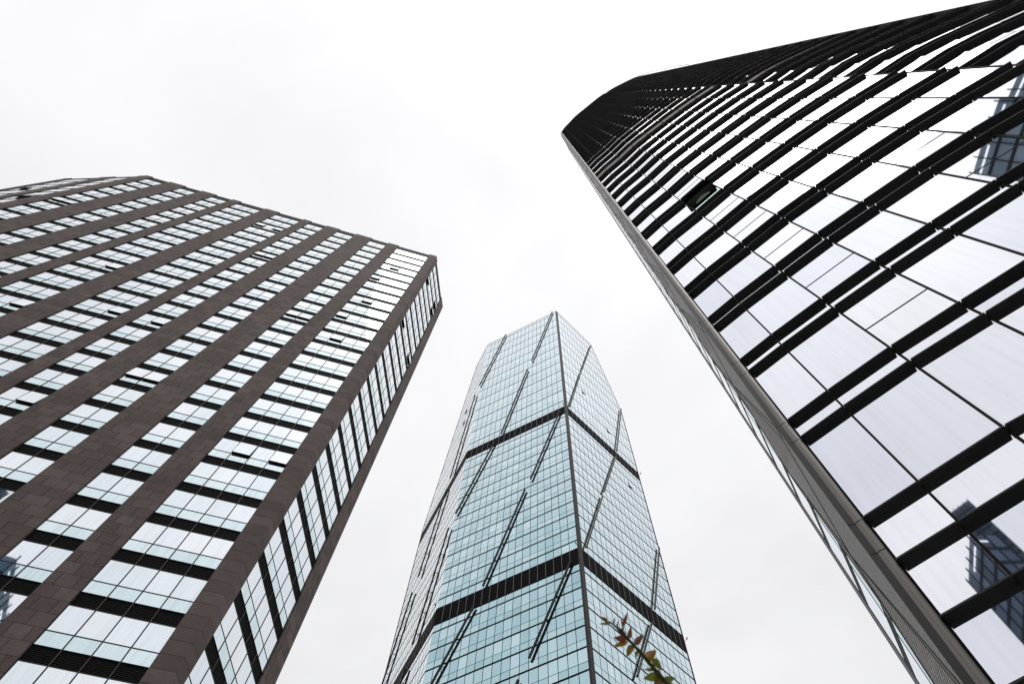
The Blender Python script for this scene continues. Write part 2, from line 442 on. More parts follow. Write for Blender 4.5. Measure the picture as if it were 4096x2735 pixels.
# body of the tower behind its facades
def core(name, parent, pts, h0, h1, m=CORE):
    mb = MB(); k = len(pts)
    lo = [(x, y, h0) for x, y in pts]; hi = [(x, y, h1) for x, y in pts]
    for i in range(k): mb.poly([lo[i], lo[(i + 1) % k], hi[(i + 1) % k], hi[i]])
    mb.poly(lo[::-1]); mb.poly(hi)
    return mb.build(name, m, parent)
xy = lambda p: (p[0], p[1])
core('building_core', tower_a, [xy(FA(-.4, 0, -.9)), xy(FB(7.5 * SA, 0, -.7)), (-36, 40), (-84, 24), xy(FA2(11.3 * SA, 0, -.8)), xy(FA2(.6, 0, -.8))], 0, H_TOP - .6)

# ================================================================== 2. the pale blue glass tower
SC = 2.8
def z_c(h): return h * SC + EYE
tower_c = thing('glass_tower', (1.76 * SC, 30.45 * SC, 0),
                'pale blue glass skyscraper with dark diagonal struts and two black bands, in the middle', 'building')
FC1 = Frame((1.65717, 30.43816), 155.5, 1, SC)
FC2 = Frame((1.87244, 30.47283), 47.6, -1, SC)
FC0 = Frame((-8.85287, 35.22787), 120.2, 1, SC)
FC1.w, FC1.n_p, FC1.cut = 11.55, 18, None
FC2.w, FC2.n_p, FC2.cut = 11.12, 18, (7.45, 100.15, 11.12, 82.0)
FC0.w, FC0.n_p, FC0.cut = 11.80, 18, (4.05, 100.25, 11.80, 67.3)
FC2.u0 = 0.16; FC1.u0 = 0.0; FC0.u0 = 0.0
TOPC = 100.2
levels = [99.17 - 2.868 * k for k in range(12)]
up = [TOPC] + levels + [66.10]
mid = [64.40] + [63.71 - 1.735 * k for k in range(13)] + [41.92]
low = [40.16] + [39.46 - 1.742 * k for k in range(13)] + [17.75]
bot = [16.1] + [15.4 - 1.742 * k for k in range(9)] + [0.3]
def cutfn(fr):
    if not fr.cut: return None
    u1, h1, u2, h2 = fr.cut
    return lambda q: (u1 + (u2 - u1) * (h1 - q[1]) / (h1 - h2)) - q[0]
cells, bands_c, thin_c = [], [], []
for fr in (FC1, FC2, FC0):
    fn = cutfn(fr)
    for seg in (up, mid, low, bot):
        for i in range(len(seg) - 1):
            h1, h0 = seg[i], seg[i + 1]
            full = (h1 - h0) > 1.2
            ht = h1 - .64 * (h1 - h0) if full else None
            for p in range(fr.n_p):
                a = fr.u0 + (fr.w - fr.u0) * p / fr.n_p; b_ = fr.u0 + (fr.w - fr.u0) * (p + 1) / fr.n_p
                quads = [(a, b_, ht, h1, 0), (a, b_, h0, ht, 1)] if full else [(a, b_, h0, h1, 0)]
                ps = []
                for (x0, x1, y0, y1, mi) in quads:
                    q = [(x0, y0), (x1, y0), (x1, y1), (x0, y1)]
                    if fn: q = clip_half(q, fn)
                    if len(q) >= 3: ps.append((q, mi))
                if ps:
                    ar = sum(seen_area([fr(x * SC, z_c(y)) for x, y in q]) for q, mi in ps)
                    cells.append((ar, (fr, ps)))
            if i: bands_c.append((fr, h1, .082, .02))
            if full: thin_c.append((fr, ht, .028, .05))
def lerp_umax(fr, h):
    fn = cutfn(fr)
    if not fn: return fr.w
    return min(fr.w, fn((0, h)))
def cell_mesh(mb, fr, ps):
    for q, mi in ps:
        t = min(1, max(0, random.gauss(.45, .3)))
        pts = q if fr.o < 0 else q[::-1]
        tu = random.uniform(-.004, .004); th = random.uniform(-.004, .004)
        um = sum(x for x, y in q) / len(q); hm = sum(y for x, y in q) / len(q)
        mb.poly([fr(x * SC, z_c(y), ((x - um) * tu + (y - hm) * th) * SC) for x, y in pts], mi, [(x, y) for x, y in pts], t)
big, rest = split_parts(cells)
for fr, ps in big:
    mb = MB(); cell_mesh(mb, fr, ps); mb.build('window', [C_HI, C_LO], tower_c)
mb = MB()
for fr, ps in rest: cell_mesh(mb, fr, ps)
mb.build('window', [C_HI, C_LO], tower_c)['kind'] = 'stuff'
# floor lines
rows = [(seen_area([fr(fr.u0, z_c(h - hh)), fr(lerp_umax(fr, h) * SC, z_c(h - hh)), fr(lerp_umax(fr, h) * SC, z_c(h + hh)), fr(fr.u0, z_c(h + hh))]), (fr, h, hh, dp)) for fr, h, hh, dp in bands_c]
big, rest = split_parts(rows)
for fr, h, hh, dp in big:
    mb = MB(); fr.box(mb, fr.u0 * SC, lerp_umax(fr, h) * SC, z_c(h - hh), z_c(h + hh) - .06, -.1, dp); mb.build('floor_band', C_FR, tower_c)
mb = MB()
for fr, h, hh, dp in rest: fr.box(mb, fr.u0 * SC, lerp_umax(fr, h) * SC, z_c(h - hh), z_c(h + hh) - .06, -.1, dp)
if mb.f: mb.build('floor_band', C_FR, tower_c)['kind'] = 'stuff'
big, rest = split_parts([(seen_area([fr(0, z_c(h - hh)), fr(lerp_umax(fr, h) * SC, z_c(h - hh)), fr(lerp_umax(fr, h) * SC, z_c(h + hh)), fr(0, z_c(h + hh))]), (fr, h, hh, dp)) for fr, h, hh, dp in thin_c])
for fr, h, hh, dp in big:
    mb = MB(); fr.box(mb, fr.u0 * SC, lerp_umax(fr, h) * SC, z_c(h) - .05, z_c(h) + .05, -.1, .008); mb.build('transom', C_FR, tower_c)
mb = MB()
for fr, h, hh, dp in rest: fr.box(mb, fr.u0 * SC, lerp_umax(fr, h) * SC, z_c(h) - .05, z_c(h) + .05, -.1, .008)
if mb.f: mb.build('transom', C_FR, tower_c)['kind'] = 'stuff'
# mullions
for fr in (FC1, FC2, FC0):
    for p in range(1, fr.n_p):
        u = fr.u0 + (fr.w - fr.u0) * p / fr.n_p
        mb = MB()
        for h0, h1 in ((.3, 16.1), (17.75, 40.16), (41.92, 64.40), (66.10, TOPC)):
            if fr.cut and u > fr.cut[0] - .02:
                lim = fr.cut[1] - (u - fr.cut[0]) / (fr.cut[2] - fr.cut[0]) * (fr.cut[1] - fr.cut[3])
                h1 = min(h1, lim)
            if h1 > h0: fr.box(mb, u * SC - .055, u * SC + .055, z_c(h0 + .0), z_c(h1), -.1, .012)
        mb.build('mullion', C_FR, tower_c)
# plant floor bands
for fr in (FC1, FC2, FC0):
    for h0, h1 in ((64.40, 66.10), (40.16, 41.92), (16.1, 17.75)):
        mb = MB()
        fr.box(mb, fr.u0 * SC, fr.w * SC, z_c(h0), z_c(h1), -.15, .10)
        for p in range(1, fr.n_p):
            u = (fr.u0 + (fr.w - fr.u0) * p / fr.n_p) * SC
            fr.box(mb, u - .035, u + .035, z_c(h0) + .05, z_c(h1) - .05, .09, .16, 1)
        mb.build('plant_floor_band', [C_BAND, C_JOINT], tower_c)
# corner column between the two main faces
def column_ring(h, e):
    a = FC1(.02, h, .06 + e); b1 = FC2(.16 * SC, h, .06 + e)
    m1 = Vector(FC1(-.02, h, .22 + e)); m2 = Vector(FC2(.02, h, .22 + e)); m = (m1 + m2) / 2
    c1 = FC2(.16 * SC, h, -.4); c2 = FC1(.02, h, -.4)
    return [a, c2, c1, b1, tuple(m)]
mb = MB()
hs = [0] + [z_c(2.2 + 3.485 * i) for i in range(28)] + [z_c(TOPC) + .5]
hs = [h for h in hs if h < z_c(TOPC) + .3] + [z_c(TOPC) + .5]
for i in range(len(hs) - 1):
    r0, r1 = column_ring(hs[i] + .03, 0), column_ring(hs[i + 1], 0)
    for k in range(5): mb.poly([r0[k], r1[k], r1[(k + 1) % 5], r0[(k + 1) % 5]])
    mb.poly(r1); mb.poly(r0[::-1])
mb.build('corner_column', C_COL, tower_c)
for fr in (FC1, FC2, FC0):
    mb = MB()
    um = lerp_umax(fr, TOPC)
    fr.box(mb, fr.u0 * SC, um * SC, z_c(TOPC), z_c(TOPC) + .12, -.3, .06)
    mb.build('roof_coping', C_FR, tower_c)
mb = MB()
FC2.box(mb, 11.12 * SC, 11.12 * SC + .22, 0, z_c(82.0), -.3, .1)
a, b_ = FC2(7.45 * SC, z_c(100.15)), FC2(11.12 * SC + .1, z_c(82.0))
mb.bar(a, b_, .09, 5)
mb.build('edge_trim', C_COL, tower_c)
mb = MB()
mb.bar(FC0(4.05 * SC, z_c(100.25)), FC0(11.8 * SC, z_c(67.3)), .09, 5); FC0.box(mb, 11.8 * SC, 11.8 * SC + .15, 0, z_c(67.3), -.3, .1)
mb.build('edge_trim', C_COL, tower_c)
# diagonal struts standing off the glass
struts = [(FC1, .46, 100.3, 3.86, 83.55), (FC1, 8.40, 100.2, 11.52, 83.7), (FC1, 4.42, 81.35, 7.42, 66.1), (FC1, .50, 65.0, 3.80, 54.1),
          (FC1, 8.15, 64.8, 11.39, 54.0), (FC1, 4.33, 52.8, 7.62, 42.0), (FC1, .56, 40.5, 3.75, 33.2), (FC1, 8.20, 40.2, 11.35, 33.0), (FC1, 4.43, 31.9, 7.6, 24.6),
          (FC2, 7.19, 99.1, 3.71, 82.8), (FC2, 3.47, 81.8, .30, 66.2), (FC2, 11.0, 82.0, 7.53, 66.0), (FC2, 7.17, 64.5, 3.83, 53.6), (FC2, 3.55, 52.7, .40, 42.2),
          (FC2, 10.97, 52.5, 7.76, 41.9), (FC2, 6.98, 39.9, 3.97, 32.9), (FC2, 3.6, 31.6, .5, 24.4),
          (FC0, .89, 82.6, 4.1, 66.6), (FC0, 4.56, 65.0, 7.75, 54.2), (FC0, .74, 53.0, 4.2, 42.3), (FC0, 8.6, 53.0, 11.6, 43.0), (FC0, 4.7, 40.4, 7.8, 33.0), (FC0, .8, 31.6, 4.2, 24.6)]
for fr, u0, h0, u1, h1 in struts:
    mb = MB()
    a, b_ = Vector(fr(u0 * SC, z_c(h0), .50)), Vector(fr(u1 * SC, z_c(h1), .50))
    d = (b_ - a); L_ = d.length; d.normalize(); nn = Vector((fr.n[0], fr.n[1], 0)); side = d.cross(nn).normalized()
    nseg = max(3, round(L_ / 5.2))
    for i in range(nseg):
        p, q = a + d * (L_ * i / nseg + .05), a + d * (L_ * (i + 1) / nseg - .05)
        mb.beam(p, q, side * .18, nn * .17)
        for t in (.5,):
            c = p.lerp(q, t)
            mb.beam(c - nn * .48, c - nn * .16, side * .05, d * .06)
    mb.bar(a, b_, .09, 6)
    mb.build('diagonal_strut', C_STRUT, tower_c)
# small wall lamps at the band corners
for fr, u, h in ((FC1, 0.0, 66.2), (FC1, 0.0, 42.05), (FC2, 11.2, 65.6), (FC2, 11.2, 41.4), (FC1, 11.6, 42.0)):
    mb = MB(); p = Vector(fr(u * SC, z_c(h), .2)); mb.bar(p, p + Vector((fr.n[0], fr.n[1], .3)) * .5, .05, 6); mb.bar(p + Vector((fr.n[0], fr.n[1], .3)) * .5, p + Vector((fr.n[0], fr.n[1], .9)) * .62, .14, 7)
    mb.build('warning_lamp', R_RAIL, tower_c)
# a few tilted sashes
for fr, p, h0 in ((FC2, 5, 75.2), (FC2, 11, 70.1), (FC2, 14, 60.6), (FC0, 6, 80.2), (FC0, 6, 83.6)):
    mb = MB(); w_ = (fr.w - fr.u0) / fr.n_p; a = (fr.u0 + w_ * p) * SC; b_ = a + w_ * SC
    q = [fr(a + .05, z_c(h0), .2), fr(b_ - .05, z_c(h0), .2), fr(b_ - .05, z_c(h0 + .9), .04), fr(a + .05, z_c(h0 + .9), .04)]
    if fr.o > 0: q = q[::-1]
    mb.poly(q, 0)
    for i in range(4): mb.bar(q[i], q[(i + 1) % 4], .016, 4, 1)
    mb.build('open_sash', [C_HI, C_FR], tower_c)
# body
def loft(name, parent, rings, m):
    mb = MB()
    for r0, r1 in zip(rings, rings[1:]):
        k = len(r0)
        for i in range(k): mb.poly([r0[i], r0[(i + 1) % k], r1[(i + 1) % k], r1[i]])
    mb.poly(rings[0][::-1]); mb.poly(rings[-1])
    return mb.build(name, m, parent)
rings = []
for h in (-.79, 67.3, 82.0, 100.0):
    k = h if h > 0 else 0
    u0_, u2_ = lerp_umax(FC0, k) * SC - .3, lerp_umax(FC2, k) * SC - .3
    z = z_c(h)
    e0, e2 = Vector(FC0(u0_, z, -.4)), Vector(FC2(u2_, z, -.4))
    rings.append([e0, FC0(.3, z, -.4), FC1(.4, z, -.5), FC2(.4, z, -.5), e2, e2 + Vector((-10, 16, 0)), e0 + Vector((9, 14, 0))])
loft('building_core', tower_c, rings, CORE)

# ================================================================== 3. the curved tower with black fins
PF = 4.0                                            # floor to floor
def pol(az, r): return Vector((r * PF * math.cos(R(az)), r * PF * math.sin(R(az)), 0))
tower_r = thing('finned_tower', (2.3 * PF, 1.9 * PF, 0),
                'curved silver-glass tower wrapped in black horizontal fins, filling the right side of the picture', 'building')
J1 = [(52.90, 2.307, 4.665), (45.72, 2.295, 4.634), (35.68, 2.377, 4.630), (26.46, 2.4876, 4.537), (18.62, 2.698, 4.506), (11.65, 2.984, 4.485),
      (6.10, 3.297, 4.424), (1.66, 3.650, 4.344), (-1.98, 4.065, 4.300)]
ROOF1 = [41.2, 42.0, 42.6, 42.65, 42.7, 42.7, 42.8, 43.1, 43.3]
J2 = [(0.75, 4.38, 4.22), (-1.75, 4.71, 4.18), (-4.15, 5.06, 4.12), (-5.75, 5.43, 4.06), (-7.03, 5.84, 3.98), (-8.16, 6.27, 3.9), (-9.15, 6.73, 3.8)]
ROOF2 = [49.8] * 7
DEP = 0.042 * PF
class Skin:
    def __init__(s, J, roof, dep):
        s.dep = dep
        s.O = [pol(a, r) for a, r, _ in J]; s.ph = [f for _, _, f in J]; s.roof = roof; s.nb = len(J) - 1
        s.nrm = []
        for i in range(s.nb):
            d = (s.O[i + 1] - s.O[i]).normalized(); s.nrm.append(Vector((d.y, -d.x, 0)) * (1 if Vector((d.y, -d.x, 0)).dot(-s.O[i]) > 0 else -1))
        s.vn = []
        for i in range(s.nb + 1):
            a = s.nrm[max(0, i - 1)]; b_ = s.nrm[min(s.nb - 1, i)]; m = (a + b_).normalized(); s.vn.append(m / m.dot(a))
        s.G = [o - v * dep for o, v in zip(s.O, s.vn)]
    def z(s, i, n, d=0.0): return min(s.ph[i] + n + d, s.roof[i]) * PF + EYE
    def at(s, i, z, off=0.0):                 # off from the glass outwards
        q = s.G[i] + s.vn[i] * off; return (q.x, q.y, z)
S1, S2 = Skin(J1, ROOF1, DEP), Skin(J2, ROOF2, DEP * 1.3)
GAP = .215
OPEN_WIN = (2, 4)
# fin heights in storeys over the first reference fin: pairs up the tower, evenly spaced at its foot
FINS = sorted([n - d for n in range(-1, 46) for d in (0, GAP)] + [-2, -2.302, -2.632, -2.97, -3.30, -3.64, -3.98, -4.32, -4.66])
def between(S, i, f0, f1):
    a0, a1, b0, b1 = [max(S.z(*p), 0) for p in ((i, f0), (i + 1, f0), (i, f1), (i + 1, f1))]
    if min(b0 - a0, b1 - a1) < .06: return None
    return [S.at(i, a0), S.at(i + 1, a1), S.at(i + 1, b1), S.at(i, b0)]
def vis_pane(S, i, n): return between(S, i, n, n + 1 - GAP)
panes, strips = [], []
for S in (S1, S2):
    for f0, f1 in zip([-5.1] + FINS, FINS + [52]):
        row = []
        for i in range(S.nb):
            q = between(S, i, f0, f1)
            if q is None or (f0 == 12) or (S is S1 and (i, f0) == OPEN_WIN): continue
            if f1 - f0 < .25: row.append((S, i, q)); continue
            tr = (i in (2, 5) if S is S1 else i in (2, 4)) and f1 - f0 > .6 and f0 > -2
            panes.append((seen_area(q), (S, i, q, tr)))
        if row: strips.append(row)
def lerp3(a, b_, t): return tuple(a[k] + (b_[k] - a[k]) * t for k in range(3))
def transom_mesh(mb, q, S, i, m=0):
    a, b_ = lerp3(q[0], q[3], .47), lerp3(q[1], q[2], .47)
    nn = S.nrm[i]
    mb.beam(Vector(a), Vector(b_), nn * .008, Vector((0, 0, .02)), m)
big, rest = split_parts(panes)
for S, i, q, tr in big:
    mb = MB(); mb.poly(q, 0, None, random.random()); w = mb.build('window', R_GL, tower_r)
    if tr:
        mb = MB(); transom_mesh(mb, q, S, i); mb.build('transom', R_MUL, w)
mb = MB()
for S, i, q, tr in rest:
    mb.poly(q, 0, None, random.random())
    if tr: transom_mesh(mb, q, S, i, 1)
mb.build('window', [R_GL, R_MUL], tower_r)['kind'] = 'stuff'
# narrow glass strips between the paired fins, one row per floor
for row in strips:
    mb = MB()
    for S, i, q in row: mb.poly(q, 0, None, random.random())
    mb.build('glass_strip', R_SP, tower_r)
# fins
def fin_row(mb, S, f):
    for i in range(S.nb):
        z0, z1 = S.z(i, f), S.z(i + 1, f)
        if z0 < .3 or (S.ph[i] + f > S.roof[i] - .02) or (S.ph[i + 1] + f > S.roof[i + 1] - .02): continue
        e = (S.O[i + 1] - S.O[i]); L_ = e.length
        g0, g1 = Vector(S.at(i, z0)), Vector(S.at(i + 1, z1)); o0, o1 = Vector(S.at(i, z0, S.dep)), Vector(S.at(i + 1, z1, S.dep))
        t = (.020 if S is S1 else .007) / L_
        A, B = o0.lerp(o1, t), o0.lerp(o1, 1 - t); C_, D = g0.lerp(g1, t * .25), g0.lerp(g1, 1 - t * .25)
        up1, up2 = Vector((0, 0, .035)), Vector((0, 0, .13))
        mb.hexa([C_, D, B, A, C_ + up2, D + up2, B + up1, A + up1])
frows = []
for f in FINS:
    frows.append((sum(seen_area([S1.at(i, S1.z(i, f)), S1.at(i + 1, S1.z(i + 1, f)), S1.at(i + 1, S1.z(i + 1, f), DEP), S1.at(i, S1.z(i, f), DEP)]) for i in range(S1.nb)), f))
big, rest = split_parts(frows, 88)
for f in big:
    mb = MB(); fin_row(mb, S1, f)
    if mb.f: mb.build('sunshade_fin', R_FIN, tower_r)
mb = MB()
for f in rest: fin_row(mb, S1, f)
for f in FINS: fin_row(mb, S2, f)
mb.build('sunshade_fin', R_FIN, tower_r)['kind'] = 'stuff'
# mullions
for S in (S1, S2):
    for i in range(S.nb + 1):
        mb = MB()
        top = S.roof[i] * PF + EYE
        d = (S.O[min(i + 1, S.nb)] - S.O[max(i - 1, 0)]).normalized()
        v = S.vn[i]; c = S.G[i]
        hw, pr_ = (.024, .022) if S is S1 else (.012, .004)
        mb.beam(Vector((c.x, c.y, 0)) - v * .03, Vector((c.x, c.y, top)) - v * .03, d * hw, v * (.03 + pr_))
        mb.build('mullion', R_MUL, tower_r)
# taupe plant-floor band
for S in (S1, S2):
    mb = MB()
    for i in range(S.nb):
        q = vis_pane(S, i, 12)
        q = [Vector(p) - S.nrm[i] * .02 for p in q]
        mb.poly(q)
    mb.build('louver_band', R_BAND, tower_r)
# open window with the room behind it
i, n = OPEN_WIN
q = [Vector(p) for p in vis_pane(S1, i, n)]
nn = S1.nrm[i]
room = MB()
dpt = 1.6
bk = [p - nn * dpt for p in q]
room.poly([q[3], q[2], bk[2], bk[3]], 0); room.poly([bk[0], bk[1], bk[2], bk[3]], 1); room.poly([q[0], q[1], bk[1], bk[0]], 1)
room.poly([q[0], q[3], bk[3], bk[0]], 1); room.poly([q[1], q[2], bk[2], bk[1]], 1)
k0, k1 = .03, .46
def on(a, t, d=0.0): return q[0].lerp(q[1], a).lerp(q[3].lerp(q[2], a), t) - nn * d
for k in range(12):                                   # gathered curtain
    a0, a1 = .16 + k * .055, .16 + (k + 1) * .055
    h0, h1 = [.47 + .36 * math.sin(math.pi * min(1, max(0, (a - .14) / .72))) for a in (a0, a1)]
    w0, w1 = .06 + .05 * (k % 2), .06 + .05 * ((k + 1) % 2)
    room.poly([on(a0, k1, w0), on(a1, k1, w1), on(a1, h1, w1), on(a0, h0, w0)], 2)
ow = room.build('open_window', [CEIL, CORE, CURT], tower_r)
ow['label'] = 'open window with a pale green sash and a gathered curtain'
mb = MB()
for a0, a1 in ((.04, .50), (.52, .97)): mb.poly([on(a0, k0), on(a1, k0), on(a1, k1), on(a0, k1)], 0)
for a, b_ in ((on(.02, k0), on(.98, k0)), (on(.02, k1), on(.98, k1)), (on(.02, k0), on(.02, k1)), (on(.51, k0), on(.51, k1)), (on(.98, k0), on(.98, k1))): mb.bar(a, b_, .018, 4, 1)
mb.build('lower_sash', [SASHG, R_MUL], ow)
mb = MB()
t0, t1, b0, b1 = on(.01, .98, -.03), on(.99, .98, -.03), on(.01, .80, -.42), on(.99, .80, -.42)
mb.poly([b0, b1, t1, t0]); mb.poly([t0 - nn * .02, t1 - nn * .02, b1 - nn * .02, b0 - nn * .02], 1)
for a, b_ in ((t0, t1), (t1, b1), (b1, b0), (b0, t0)): mb.bar(a, b_, .025, 4, 1)
mb.build('raised_sash', [R_FIN, R_MUL], ow)
# roof rims and the rail above the taller rear part
for S in (S1, S2):
    mb = MB()
    for i in range(S.nb):
        a, b_ = Vector(S.at(i, S.roof[i] * PF + EYE, 0)), Vector(S.at(i + 1, S.roof[i + 1] * PF + EYE, 0)); nn = S.nrm[i]
        mb.beam(a, b_, nn * .14, Vector((0, 0, .12)))
    mb.build('roof_rim', R_FIN, tower_r)
mb = MB()
S = S2
for i in range(1, S.nb):
    a, b_ = Vector(S.at(i, S.roof[i] * PF + EYE, -.1)), Vector(S.at(i + 1, S.roof[i + 1] * PF + EYE, -.1))
    up_ = Vector((0, 0, 1))
    lift = 2.4 if i % 2 else 1.7
    mb.beam(a + up_ * lift, b_ + up_ * lift, S.nrm[i] * .05, up_ * .09)
    for t in (.05, .5, .95):
        c = a.lerp(b_, t); mb.beam(c, c + up_ * lift, S.nrm[i] * .04, (b_ - a).normalized() * .05)
cp = [S.G[-2] * 1.0, S.G[-1] * 1.0] + [Vector((x * PF, y * PF, 0)) for x, y in ((7.62, -1.335), (9.58, -1.675), (10.5, -1.76))]
zt = 50.5 * PF + EYE
for a, b_ in zip(cp, cp[1:]):
    dd = (b_ - a).normalized(); sd = Vector((dd.y, -dd.x, 0))
    for zz, hh in ((zt, .22), (zt - .75, .10)): mb.beam((*a.xy, zz), (*b_.xy, zz), sd * .05, Vector((0, 0, hh)))
    for k in range(4):
        c = a.lerp(b_, (k + .3) / 4); mb.beam((*c.xy, zt - 3.6), (*c.xy, zt), sd * .05, dd * .05)
    mb.beam((*a.lerp(b_, .25).xy, zt - .3), (*a.lerp(b_, .6).xy, zt - .3), sd * .03, Vector((0, 0, .28)))
mb.build('roof_rail', R_RAIL, tower_r)
# returns at the step and at the far end
e1 = S1.G[-1]; n1 = S1.vn[-1]; top1 = 43.5 * PF
mb = MB(); d1 = (S1.O[-1] - S1.O[-2]).normalized()
mb.beam(Vector((e1.x, e1.y, 0)) - n1 * .75 + d1 * .03, Vector((e1.x, e1.y, top1)) - n1 * .75 + d1 * .03, d1 * .03, n1 * .76)
mb.build('return_wall', R_MUL, tower_r)
e2 = S2.G[-1]; n2 = S2.vn[-1]; d2 = (S2.O[-1] - S2.O[-2]).normalized()
mb = MB()
mb.beam(Vector((e2.x, e2.y, 0)) - n2 * 1.0 + d2 * .05, Vector((e2.x, e2.y, 49.7 * PF)) - n2 * 1.0 + d2 * .05, d2 * .05, n2 * 1.02)
mb.build('return_wall', R_FIN, tower_r)
mb = MB(); mb.beam(Vector((e2.x, e2.y, 0)) + n2 * (S2.dep * .5) + d2 * .05, Vector((e2.x, e2.y, 49.7 * PF)) + n2 * (S2.dep * .5) + d2 * .05, d2 * .04, n2 * (S2.dep * .5 + .012))
mb.build('end_blade', R_FIN, tower_r)
# rounded metal corner, slate panel, folded mesh screen and the narrow side windows
q0 = pol(52.93, 2.318); dv = lambda a: Vector((math.cos(R(a)), math.sin(R(a)), 0))
q1 = q0 + dv(147) * .0385 * PF; q2 = q1 + dv(165.5) * .0347 * PF
def az_of(p): return math.degrees(math.atan2(p.y, p.x))
FL = 65.0
def along(azt):
    lo_, hi_ = 0, 40
    for _ in range(50):
        m_ = (lo_ + hi_) / 2
        if az_of(q2 + dv(FL) * m_) < azt: lo_ = m_
        else: hi_ = m_
    return lo_
s_mesh, s_win, s_end = along(56.45), along(57.56), along(57.83)
RTOP = 41.0 * PF + EYE
cuts = sorted([J1[0][2] + k - dd for k in range(-4, 37) for dd in (0, GAP)])
cuts = [c * PF + EYE for c in cuts if .3 < c * PF + EYE < RTOP - .5]
zs = [0] + cuts + [RTOP]
mb = MB()
out_n = Vector((-math.sin(R(57)), -math.cos(R(57)), 0)); out_n = -dv(57)
nseg = 6
mid_ = (q0 + q1) / 2
arc = []
for k in range(nseg + 1):
    t = k / nseg; p = q0.lerp(q1, t) + out_n * (.022 * math.sin(math.pi * t)) 
    arc.append(p)
for z0, z1 in zip(zs, zs[1:]):
    for k in range(nseg): mb.poly([(*arc[k].xy, z0 + .022), (*arc[k + 1].xy, z0 + .022), (*arc[k + 1].xy, z1), (*arc[k].xy, z1)])
    mb.poly([(*arc[0].xy, z0 + .022), *[(*p.xy, z0 + .022) for p in arc[::-1][:-1]]])
mb.build('corner_pilaster', R_PIL, tower_r, True)
mb = MB()
for k in range(nseg): mb.poly([(*(arc[k] - out_n * .02).xy, 0), (*(arc[k + 1] - out_n * .02).xy, 0), (*(arc[k + 1] - out_n * .02).xy, RTOP), (*(arc[k] - out_n * .02).xy, RTOP)])
qa, qb = q1 + out_n * -.02, q2 + out_n * -.02
mb.poly([(*qa.xy, 0), (*qb.xy, 0), (*qb.xy, RTOP), (*qa.xy, RTOP)])
mb.build('corner_backing', CORE, tower_r)
mb = MB()
for z0, z1 in zip(zs, zs[1:]):
    mb.poly([(*q1.xy, z0 + .02), (*q2.xy, z0 + .02), (*q2.xy, z1), (*q1.xy, z1)])
mb.build('corner_panel', R_PAN, tower_r)
fn_ = Vector((math.cos(R(FL + 90)), math.sin(R(FL + 90)), 0))
ff = J1[0][2]
mb = MB()
ncol = 3
def mesh_pt(c, k, half):
    s = s_mesh * c / ncol
    off = 0.0
    if 0 < c < ncol: off = (.16 if (k + c) % 2 else -.10)
    z = (ff + k + half) * PF + EYE
    p = q2 + dv(FL) * s + fn_ * off
    return (p.x, p.y, max(z, 0))
for k in range(-5, 37):
    for c in range(ncol):
        a, b_, d_, e_ = mesh_pt(c, k, 0), mesh_pt(c + 1, k, 0), mesh_pt(c + 1, k + 1, 0), mesh_pt(c, k + 1, 0)
        if d_[2] <= 0 or d_[2] > RTOP: continue
        u0_, u1_ = s_mesh * c / ncol, s_mesh * (c + 1) / ncol
        U = lambda p, s: (s * 3.0, p[2] * 3.0)
        if (k + c) % 2:
            mb.poly([a, b_, d_], 0, [U(a, u0_), U(b_, u1_), U(d_, u1_)]); mb.poly([a, d_, e_], 0, [U(a, u0_), U(d_, u1_), U(e_, u0_)])
        else:
            mb.poly([a, b_, e_], 0, [U(a, u0_), U(b_, u1_), U(e_, u0_)]); mb.poly([b_, d_, e_], 0, [U(b_, u1_), U(d_, u1_), U(e_, u0_)])
mb.build('mesh_screen', R_MESH, tower_r)
mb = MB()
for k in range(-5, 37):
    for c in range(ncol):
        a, b_, d_, e_ = mesh_pt(c, k, 0), mesh_pt(c + 1, k, 0), mesh_pt(c + 1, k + 1, 0), mesh_pt(c, k + 1, 0)
        if d_[2] <= 0 or d_[2] > RTOP or a[2] <= 0: continue
        mb.bar(*((a, d_) if (k + c) % 2 else (b_, e_)), .012, 4); mb.bar(b_, d_, .012, 4)
mb.build('screen_rib', R_PAN, tower_r)
m0, m1, m2 = q2 + dv(FL) * s_mesh, q2 + dv(FL) * s_win, q2 + dv(FL) * s_end
mb = MB(); mb.beam((*m0.xy, 0), (*m0.xy, RTOP), dv(FL) * .04, fn_ * .02); mb.build('screen_edge', R_TRIM, tower_r)
mb = MB(); mb.beam((*((m1 + m2) / 2).xy, 0), (*((m1 + m2) / 2).xy, RTOP), (m2 - m1) / 2, fn_ * .03); mb.build('end_trim', R_TRIM, tower_r)
SBL = glass('teal side glass', (.16, .38, .48), (.2, .42, .52))
w0 = m0 + fn_ * .02 + dv(FL) * .05; w1 = m1 + fn_ * .02
SGL = glass('pale blue side glass', (.60, .70, .76), (.70, .78, .83))
